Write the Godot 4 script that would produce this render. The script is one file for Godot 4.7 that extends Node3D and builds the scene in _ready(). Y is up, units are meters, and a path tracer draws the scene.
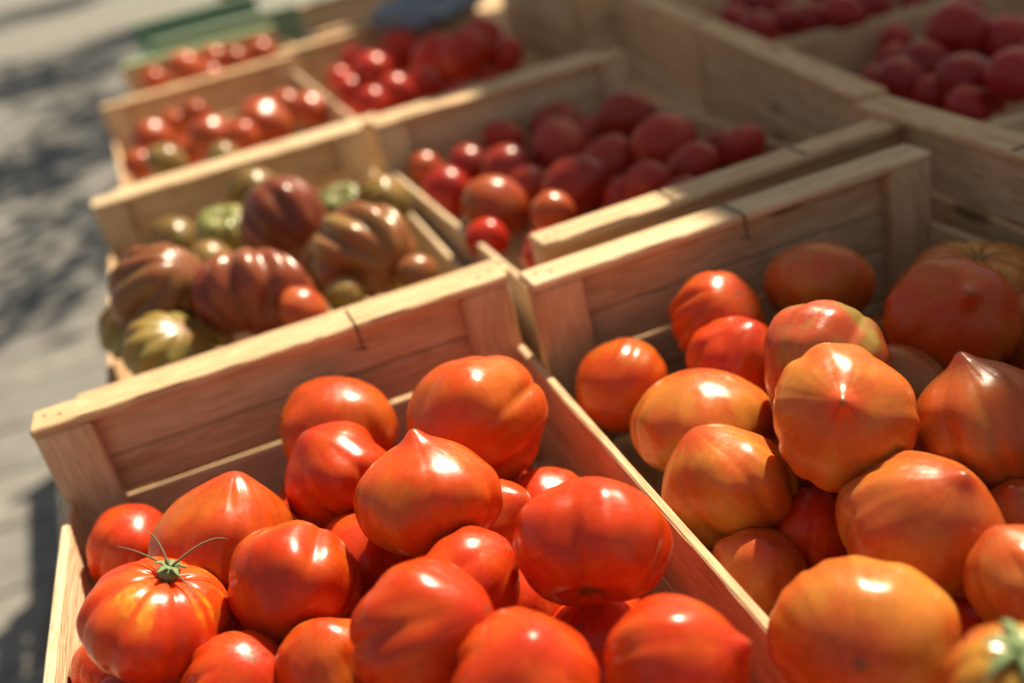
extends Node3D

# crate, x, y, z, equatorial radius, length/width, spin, tip direction x y z, shape, skin, label
const TOMATOES = [
	["A1", .1634, -.0470, .0286, .0358, 0.90, 2.772, 0.37, 0.92, 0.11, "b", "redorange", "shaded ribbed red tomato at back boards, behind small bumpy tomato"],
	["A1", .2359, -.0300, .1019, .0390, 1.02, 2.383, -0.87, -0.07, 0.49, "h", "redorange", "largest orange-red tomato of the front crate, lying tilted between back boards and dividing slat"],
	["A1", .1571, -.0329, .1021, .0292, 0.99, 4.826, -0.37, 0.91, -0.16, "h", "red", "small lumpy red tomato leaning against the nipple-tipped top tomato"],
	["A1", .1928, -.0191, .1722, .0340, 0.84, 4.457, 0.12, 0.93, -0.35, "t", "redorange", "orange-red tomato with nipple tip pointing up, perched on top of red pile"],
	["A1", .2231, -.0544, .1591, .0215, 1.00, 3.528, 0.61, 0.68, 0.40, "h", "redorange", "small orange-red tomato half hidden below the largest tilted tomato"],
	["A1", .2559, -.0711, .1427, .0237, 0.81, 3.903, 0.22, 0.94, 0.25, "b", "red", "dark shaded red tomato down beside the dividing slat, below largest tilted tomato"],
	["A1", .2470, -.0240, .2423, .0345, 0.81, 3.654, 0.39, 0.55, -0.74, "c", "red", "broad red tomato with stem cleft underneath, beside dividing slat"],
	["A1", .1551, -.0615, .1442, .0270, 1.00, 4.251, 0.49, 0.87, 0.08, "h", "red", "deep red tomato in shadow under the nipple-tipped top tomato"],
	["A1", .1941, -.0385, .2190, .0248, 1.01, 5.827, 0.82, 0.52, 0.23, "h", "red", "glossy red tomato squeezed under nipple-tipped top tomato, beside broad clefted one"],
	["A1", .1216, -.0339, .1816, .0306, 0.94, 5.945, -0.51, -0.34, 0.79, "h", "red", "red heart-shaped tomato with three ridges on its broad top, beside calyx tomato"],
	["A1", .0936, -.0365, .1248, .0363, 0.97, 6.151, 0.38, 0.88, -0.30, "k", "redorange", "cone-shaped orange-red tomato with peaked tip and creased flank, near outer corner post"],
	["A1", .0309, -.0738, .0352, .0260, 1.02, 5.399, 0.50, 0.87, 0.06, "b", "red", "dull red tomato in the back corner beside the outer corner post"],
	["A1", .0606, -.0300, .1757, .0349, 0.74, 0.658, -0.49, -0.87, 0.07, "s", "red", "red tomato with yellow streaks and dried wispy calyx, by the outer slat"],
	["A1", .1689, -.0219, .2590, .0296, 1.02, 2.837, 0.76, 0.40, 0.51, "h", "red", "large smooth red tomato with blunt side tip, in front of nipple-tipped one"],
	["A1", .1981, -.0260, .3014, .0278, 0.82, 4.908, 0.24, 0.95, 0.20, "h", "red", "red tomato with blunt tip raised, in front of the broad clefted one"],
	["A1", .2510, -.0350, .3137, .0269, 1.02, 1.848, 0.76, 0.41, 0.50, "t", "red", "red tomato whose pointed tip turns to dividing slat, in front of broad clefted one"],
	["A1", .0871, -.0520, .2130, .0245, 1.02, 3.810, 0.50, 0.80, 0.34, "b", "red", "ribbed red tomato just in front of three-ridged heart-shaped tomato"],
	["A1", .1291, -.0496, .2279, .0238, 1.02, 0.347, 0.10, 0.99, -0.01, "h", "redorange", "orange-red tomato partly covered by large smooth tomato and three-ridged one"],
	["A1", .2412, -.0799, .2406, .0244, 0.90, 1.279, -0.34, 0.89, 0.31, "b", "red", "dark red tomato lying flat underneath the broad clefted tomato"],
	["A1", .0355, -.0697, .1808, .0220, 0.90, 2.513, 0.69, 0.71, 0.10, "h", "red", "red tomato below the calyx tomato, beside the outer slat"],
	["A1", .2233, -.0850, .1950, .0197, 1.00, 0.441, 0.46, 0.86, 0.22, "h", "red", "orange tomato deep in the gap beside broad clefted tomato"],
	["A1", .0246, -.0675, .1456, .0188, 1.02, 2.665, 0.09, 0.99, 0.10, "b", "red", "red tomato wedged between outer slat and the calyx tomato"],
	["A1", .1311, -.0700, .0825, .0226, 0.93, 1.445, 0.33, 0.94, -0.09, "h", "red", "small red tomato below the lumpy one, behind three-ridged tomato"],
	["A1", .0822, -.0830, .1374, .0193, 0.94, 5.412, 0.63, 0.76, 0.17, "h", "red", "small orange tomato showing between calyx tomato and three-ridged one"],
	["A1", .2338, -.0709, .2768, .0176, 1.00, 2.002, 0.43, 0.89, 0.16, "h", "red", "small pale red tomato low between two front tomatoes by dividing slat"],
	["B1", .4768, -.0423, .0583, .0356, 0.74, 2.391, 0.39, 0.78, -0.48, "r", "orange", "smooth round dark orange tomato in shade against the back boards"],
	["B1", .4066, -.0445, .0560, .0301, 0.96, 5.037, 0.32, 0.76, 0.57, "b", "redorange", "ribbed dull red tomato in shade by back boards, next to smooth round one"],
	["B1", .3930, -.0488, .1033, .0281, 0.92, 3.515, 0.38, 0.90, 0.19, "h", "red", "dark red tomato with fine swirling ribs, behind flat-topped orange tomato"],
	["B1", .3367, -.0662, .0567, .0293, 1.02, 0.315, -0.69, -0.04, 0.73, "r", "redorange", "deep orange round tomato in the back corner by the dividing slat"],
	["B1", .4089, -.0262, .1725, .0350, 0.94, 1.366, -0.85, -0.36, 0.38, "h", "blush", "half red half olive tomato behind the tip-facing golden tomato"],
	["B1", .3818, -.0191, .2269, .0342, 0.90, 3.836, -0.32, 0.71, 0.63, "t", "yellowish", "golden orange tomato with puckered tip facing outward, on top of orange pile"],
	["B1", .3512, -.0585, .1347, .0403, 0.74, 1.252, 0.16, 0.94, -0.31, "r", "yellowish", "flat-topped five-sided orange-yellow tomato near dividing slat"],
	["B1", .3365, -.0623, .1892, .0344, 0.92, 1.559, -0.27, 0.87, -0.40, "h", "yellowish", "orange-yellow tomato with shoulder bump, lying against the dividing slat"],
	["B1", .4987, -.0356, .1563, .0360, 0.90, 3.912, -0.23, 0.73, 0.64, "t", "redorange", "dark orange tomato with creased tip, in shade on top of big ribbed one"],
	["B1", .5530, -.0597, .1061, .0481, 0.74, 3.106, -0.11, -0.99, -0.06, "b", "orange", "big ribbed tomato with sunken stem end up, in shade beside sideways crate"],
	["B1", .4434, -.0382, .2480, .0334, 0.96, 1.690, 0.01, 0.87, -0.50, "t", "orange", "brownish orange onion-shaped tomato with tall tip, in shade"],
	["B1", .3841, -.0490, .2794, .0337, 0.98, 3.512, 0.33, 0.87, 0.37, "t", "orange", "large orange tomato with fine creases running to its purplish tip"],
	["B1", .3668, -.0868, .2171, .0243, 1.00, 3.980, 0.26, 0.96, 0.03, "h", "red", "dark red tomato deep below the golden tip-facing tomato"],
	["B1", .3285, -.0841, .2312, .0230, 0.94, 0.247, 0.18, 0.89, 0.42, "h", "orange", "dull orange tomato low between dividing slat and biggest tomato"],
	["B1", .3239, -.0487, .3260, .0346, 0.90, 1.720, -0.49, 0.54, 0.69, "r", "yellowish", "biggest pale orange tomato with yellow-green top, beside dividing slat at front"],
	["B1", .3926, -.0450, .3311, .0214, 1.00, 1.932, -0.13, 0.77, -0.63, "h", "orange", "orange tomato with small raised tip, above the green calyx tomato"],
	["B1", .4295, -.0580, .2874, .0185, 0.91, 5.518, -0.34, 0.94, -0.02, "t", "orange", "small orange-red tomato behind large fine-creased one"],
	["B1", .3759, -.0889, .3071, .0216, 1.00, 0.322, -0.11, 0.99, 0.04, "h", "red", "dark red tomato in the gap between biggest tomato and green calyx tomato"],
	["B1", .3297, -.0120, .3978, .0214, 1.00, 2.180, 0.03, -1.00, -0.07, "s", "yellowish", "yellow-orange tomato with spiky green calyx on top"],
	["B1", .4518, -.0578, .1731, .0271, 0.94, 1.222, 0.23, 0.92, 0.33, "r", "blush", "olive tomato hidden behind golden tip-facing tomato, beside the onion-shaped one"],
	["B1", .4135, -.0606, .2137, .0230, 0.96, 4.365, 0.26, 0.93, 0.28, "h", "blush", "olive tomato below golden tip-facing tomato, beside large fine-creased one"],
	["B1", .3806, -.0837, .1799, .0203, 1.00, 5.095, 0.32, 0.91, 0.26, "h", "orange", "small brown tomato in gap between golden tip-facing and shoulder-bump tomatoes"],
	["B1", .5479, -.0592, .1672, .0262, 1.00, 0.361, 0.13, 0.92, 0.37, "h", "orange", "red tomato beside the sideways crate, next to creased-tip shaded one"],
	["A2", .1825, -.0300, -.3657, .0422, 1.00, 5.422, 0.34, -0.65, 0.68, "g", "brown", "tall brown ribbed tomato standing at the back of the olive tomato crate"],
	["A2", .1360, -.0205, -.1778, .0463, 0.76, 4.371, -0.17, -0.74, 0.65, "w", "brown", "largest brown-red ribbed tomato in the middle of the olive tomato crate"],
	["A2", .0718, -.0104, -.2096, .0389, 1.00, 1.363, 0.67, 0.58, 0.46, "w", "bronze", "olive and brown tomato at the outer slat of the olive tomato crate"],
	["A2", .2310, -.0283, -.2214, .0408, 1.02, 5.751, 0.48, -0.25, 0.84, "w", "bronze", "bronze and olive lobed tomato next to the crimson tomato crate"],
	["A2", .0745, -.0600, -.4974, .0305, 0.86, 1.840, 0.68, 0.64, 0.36, "w", "olive", "small olive tomato behind the olive and brown one, near the outer slat"],
	["A2", .1264, -.0450, -.4412, .0330, 0.79, 4.952, -0.03, -0.95, -0.31, "w", "olive", "pale green tomato next to the tall brown tomato"],
	["A2", .2460, -.0600, -.4590, .0301, 0.76, 0.471, 0.04, -0.95, -0.31, "w", "olive", "pale green tomato behind the bronze and olive lobed one"],
	["A2", .2776, -.0425, -.3783, .0270, 0.89, 2.864, 0.56, 0.69, 0.46, "w", "olive", "plain olive tomato in back corner of its crate, next to crimson tomatoes"],
	["A2", .0687, -.0366, -.1538, .0346, 0.74, 3.176, 0.63, 0.72, 0.29, "w", "olive", "flat pale olive tomato just behind the stapled rim"],
	["A2", .1687, -.0295, -.1362, .0194, 0.81, 5.631, 0.55, 0.75, 0.36, "r", "coral", "small orange tomato among the olive ones"],
	["A2", .2048, -.0464, -.1778, .0157, 1.00, 5.253, 0.52, 0.76, 0.38, "r", "olive", "tiny yellowish olive tomato beside the small orange one"],
	["A2", .2652, -.0482, -.1829, .0174, 0.91, 3.431, 0.48, 0.78, 0.41, "r", "bronze", "small pinkish bronze tomato in front corner of olive crate next to crimson crate"],
	["A2", .0358, -.0421, -.2410, .0265, 1.02, 0.324, 0.64, 0.71, 0.29, "w", "olive", "dark olive tomato squeezed against the outer slat, near stapled rim"],
	["A2", .0843, -.0650, -.2841, .0269, 1.02, 2.700, 0.61, 0.73, 0.32, "w", "olive", "olive tomato half under the largest brown-red one"],
	["A2", .2126, -.0561, -.2820, .0318, 1.02, 2.357, -0.16, 0.94, 0.29, "w", "bronze", "bronze tomato leaning on the bronze and olive lobed one"],
	["A2", .1058, -.0550, -.3803, .0252, 0.89, 6.252, 0.59, 0.72, 0.37, "w", "olive", "small olive tomato just behind the largest brown-red one"],
	["A2", .1809, -.0600, -.1596, .0170, 1.00, 4.275, 0.55, 0.76, 0.35, "w", "olive", ""],
	["A2", .1651, -.0353, -.5092, .0304, 0.90, 2.544, 0.54, 0.72, 0.43, "w", "olive", "olive tomato behind the tall brown tomato, by back boards"],
	["B2", .3467, -.0550, -.4932, .0208, 0.79, 2.291, 0.44, 0.75, 0.49, "r", "coral", "small orange-red tomato in the back corner of half-shaded crate, beside olive crate"],
	["B2", .3474, -.0661, -.4195, .0280, 1.00, 4.820, 0.43, 0.76, 0.48, "r", "scarlet", "scarlet tomato against the slat beside the olive crate, under small orange-red one"],
	["B2", .3575, -.0392, -.2604, .0297, 0.85, 0.601, 0.41, 0.78, 0.48, "r", "coral", "largest orange-red tomato in the sunlit part of half-shaded crate"],
	["B2", .3366, -.0540, -.2275, .0187, 0.95, 5.131, 0.42, 0.79, 0.45, "r", "scarlet", "small scarlet tomato in the sunlit front corner of half-shaded crate"],
	["B2", .3858, -.0350, -.1871, .0188, 1.02, 4.213, 0.54, 0.46, 0.71, "r", "coral", "orange-red tomato at the front rim of half-shaded crate, right at shadow edge"],
	["B2", .3869, -.0550, -.4567, .0236, 0.82, 2.734, 0.41, 0.76, 0.50, "r", "crimson", ""],
	["B2", .4396, -.0513, -.4939, .0247, 0.85, 4.461, -0.66, -0.64, 0.40, "r", "crimson", ""],
	["B2", .4051, -.0465, -.3739, .0266, 0.93, 2.498, 0.39, 0.77, 0.50, "r", "crimson", ""],
	["B2", .4647, -.0450, -.3831, .0327, 0.81, 0.899, 0.35, 0.77, 0.53, "b", "crimson", ""],
	["B2", .4989, -.0513, -.4899, .0324, 0.74, 2.618, 0.06, -0.94, -0.34, "b", "crimson", ""],
	["B2", .5464, -.0410, -.4008, .0305, 1.16, 0.323, 0.53, 0.37, 0.76, "e", "crimson", "egg-shaped crimson tomato by the back boards of half-shaded crate"],
	["B2", .5278, -.0350, -.2699, .0291, 1.10, 0.547, 0.77, 0.47, 0.43, "e", "crimson", "largest egg-shaped crimson tomato on the shaded side of half-shaded crate"],
	["B2", .4844, -.0500, -.3020, .0278, 1.10, 2.757, 0.56, 0.81, 0.18, "e", "crimson", ""],
	["B2", .4284, -.0400, -.2459, .0267, 1.21, 5.181, 0.71, 0.41, 0.58, "e", "crimson", ""],
	["B2", .4719, -.0350, -.1886, .0179, 1.24, 1.279, 0.66, 0.43, 0.61, "e", "crimson", ""],
	["B2", .5243, -.0400, -.2084, .0208, 1.27, 3.145, 0.63, 0.44, 0.64, "e", "crimson", ""],
	["B2", .5776, -.0547, -.2677, .0199, 1.24, 6.148, 0.61, 0.44, 0.66, "e", "crimson", ""],
	["B2", .5867, -.0451, -.2333, .0180, 1.32, 5.196, 0.59, 0.45, 0.67, "e", "crimson", "crimson tomato closest to the sideways crate boards"],
	["B2", .4112, -.0583, -.3308, .0227, 1.10, 5.664, 0.73, 0.40, 0.55, "e", "crimson", ""],
	["B2", .5245, -.0640, -.4433, .0255, 1.10, 4.239, 0.68, 0.40, 0.61, "e", "crimson", ""],
	["A3", .0568, -.0350, -.9446, .0306, 0.95, 3.699, 0.58, 0.69, 0.44, "b", "coral", ""],
	["A3", .1209, -.0400, -1.0720, .0240, 1.00, 3.654, 0.55, 0.69, 0.47, "r", "coral", ""],
	["A3", .1379, -.0270, -.8136, .0307, 0.87, 3.776, 0.55, 0.70, 0.46, "b", "coral", ""],
	["A3", .2094, -.0300, -.8302, .0372, 0.74, 2.920, 0.51, 0.71, 0.49, "b", "coral", "largest coral tomato in the crate behind the olive tomatoes"],
	["A3", .2843, -.0550, -.9551, .0296, 0.80, 2.265, 0.49, 0.71, 0.51, "b", "coral", "coral tomato beside the slat next to the scarlet tomato crate"],
	["A3", .0786, -.0250, -.7364, .0248, 0.80, 1.499, 0.58, 0.69, 0.43, "r", "olive", ""],
	["A3", .1741, -.0309, -.7821, .0240, 0.95, 0.410, 0.53, 0.70, 0.47, "r", "coral", ""],
	["A3", .2515, -.0500, -.9954, .0275, 0.89, 2.318, 0.50, 0.71, 0.50, "r", "coral", ""],
	["A3", .1472, -.0200, -.6530, .0199, 0.76, 4.835, 0.55, 0.71, 0.45, "r", "olive", ""],
	["A3", .1047, -.0419, -.8384, .0192, 0.93, 3.471, 0.56, 0.70, 0.45, "r", "coral", ""],
	["A3", .0888, -.0500, -1.0977, .0224, 0.93, 1.030, 0.56, 0.69, 0.46, "r", "coral", ""],
	["A3", .0392, -.0400, -.8350, .0215, 0.88, 5.113, 0.59, 0.69, 0.42, "r", "coral", ""],
	["B3", .3818, -.0210, -.9292, .0297, 0.90, 0.260, 0.44, 0.71, 0.55, "r", "scarlet", ""],
	["B3", .3409, -.0340, -.9140, .0219, 0.87, 5.847, 0.46, 0.71, 0.53, "r", "scarlet", ""],
	["B3", .3420, -.0200, -.7259, .0218, 0.82, 4.093, 0.45, 0.72, 0.53, "r", "scarlet", ""],
	["B3", .3812, -.0250, -.7714, .0268, 0.85, 3.492, 0.43, 0.72, 0.54, "r", "scarlet", ""],
	["B3", .4745, -.0447, -1.1901, .0345, 1.10, 2.591, 0.42, 0.71, 0.57, "e", "scarlet", ""],
	["B3", .4841, -.0366, -.9552, .0396, 1.10, 5.181, 0.40, 0.72, 0.57, "e", "scarlet", ""],
	["B3", .5134, -.0275, -.8941, .0360, 1.10, 0.043, 0.67, 0.43, 0.61, "e", "scarlet", ""],
	["B3", .5763, -.0322, -1.0254, .0320, 1.10, 0.100, 0.66, 0.42, 0.62, "e", "scarlet", ""],
	["B3", .4260, -.0300, -.7954, .0248, 0.89, 3.268, 0.41, 0.72, 0.55, "r", "scarlet", ""],
	["B3", .3522, -.0500, -1.0987, .0228, 0.86, 1.866, 0.46, 0.71, 0.54, "r", "scarlet", ""],
	["B3", .5707, -.0409, -.8940, .0267, 1.10, 2.522, 0.65, 0.43, 0.63, "e", "scarlet", ""],
	["B3", .4394, -.0479, -1.1537, .0221, 1.10, 3.370, 0.72, 0.41, 0.56, "e", "scarlet", ""],
	["B3", .3972, -.0427, -1.1985, .0232, 1.10, 0.275, 0.73, 0.40, 0.55, "e", "scarlet", ""],
	["A4", .1266, -.0250, -1.4882, .0373, 0.74, 6.174, 0.54, 0.68, 0.50, "r", "coral", ""],
	["A4", .2186, -.0399, -1.5344, .0290, 0.74, 4.256, 0.51, 0.68, 0.52, "r", "coral", ""],
	["A4", .1653, -.0400, -1.4164, .0255, 0.74, 0.621, 0.53, 0.68, 0.51, "r", "coral", ""],
	["A4", .2719, -.0410, -1.5569, .0292, 0.74, 4.638, 0.49, 0.68, 0.54, "r", "coral", ""],
	["A4", .0611, -.0408, -1.5590, .0252, 0.76, 3.347, 0.56, 0.67, 0.49, "r", "coral", ""],
	["A4", .1821, -.0299, -1.5598, .0254, 0.76, 4.314, 0.52, 0.68, 0.52, "r", "coral", ""],
	["C2", .8791, -.0239, -.3097, .0324, 0.91, 4.633, 0.08, 0.79, 0.61, "r", "pink", "largest pinkish red tomato topping the pile in sideways crate beside crimson tomatoes"],
	["C2", .9108, -.0376, -.2709, .0284, 0.86, 6.226, 0.06, 0.80, 0.60, "r", "pink", ""],
	["C2", .8003, -.0361, -.2017, .0261, 0.86, 0.744, 0.09, 0.81, 0.58, "r", "pink", ""],
	["C2", .8320, -.0425, -.2971, .0274, 0.81, 6.256, 0.11, 0.80, 0.59, "r", "pink", ""],
	["C2", .7889, -.0470, -.2819, .0261, 0.85, 2.995, 0.13, 0.80, 0.58, "r", "pink", ""],
	["C2", .8041, -.0250, -.1440, .0249, 0.93, 1.262, 0.06, 0.82, 0.57, "r", "pink", ""],
	["C2", .7783, -.0488, -.1699, .0213, 0.74, 2.346, 0.10, 0.82, 0.56, "r", "pink", ""],
	["C2", .7912, -.0557, -.3224, .0210, 0.90, 2.288, 0.14, 0.80, 0.58, "r", "pink", ""],
	["C2", .7969, -.0567, -.2421, .0217, 0.91, 5.623, 0.11, 0.81, 0.57, "r", "pink", ""],
	["C2", .9113, -.0607, -.3095, .0217, 1.00, 3.293, 0.08, 0.80, 0.59, "r", "pink", ""],
	["C2", .8746, -.0300, -.1822, .0263, 0.93, 0.419, 0.04, 0.81, 0.59, "r", "pink", ""],
	["C3", .8251, -.0400, -.6163, .0259, 0.85, 4.489, 0.19, 0.76, 0.62, "r", "pink", ""],
	["C3", .8803, -.0450, -.6294, .0237, 0.83, 3.126, 0.17, 0.76, 0.63, "r", "pink", ""],
	["C3", .8913, -.0413, -.5885, .0244, 0.84, 5.116, 0.16, 0.76, 0.63, "r", "pink", ""],
	["C3", .9090, -.0335, -.5496, .0261, 0.81, 0.292, 0.14, 0.76, 0.63, "r", "pink", ""],
	["C3", .9524, -.0351, -.5568, .0251, 0.80, 5.432, 0.12, 0.76, 0.64, "r", "pink", ""],
	["C3", .8822, -.0600, -.7798, .0261, 0.83, 5.607, 0.21, 0.75, 0.63, "r", "pink", ""],
	["C3", .9679, -.0600, -.8146, .0298, 0.80, 0.052, 0.18, 0.75, 0.64, "r", "pink", ""],
	["C3", 1.0099, -.0500, -.7362, .0285, 0.80, 2.995, 0.14, 0.75, 0.64, "r", "pink", ""],
]
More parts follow.
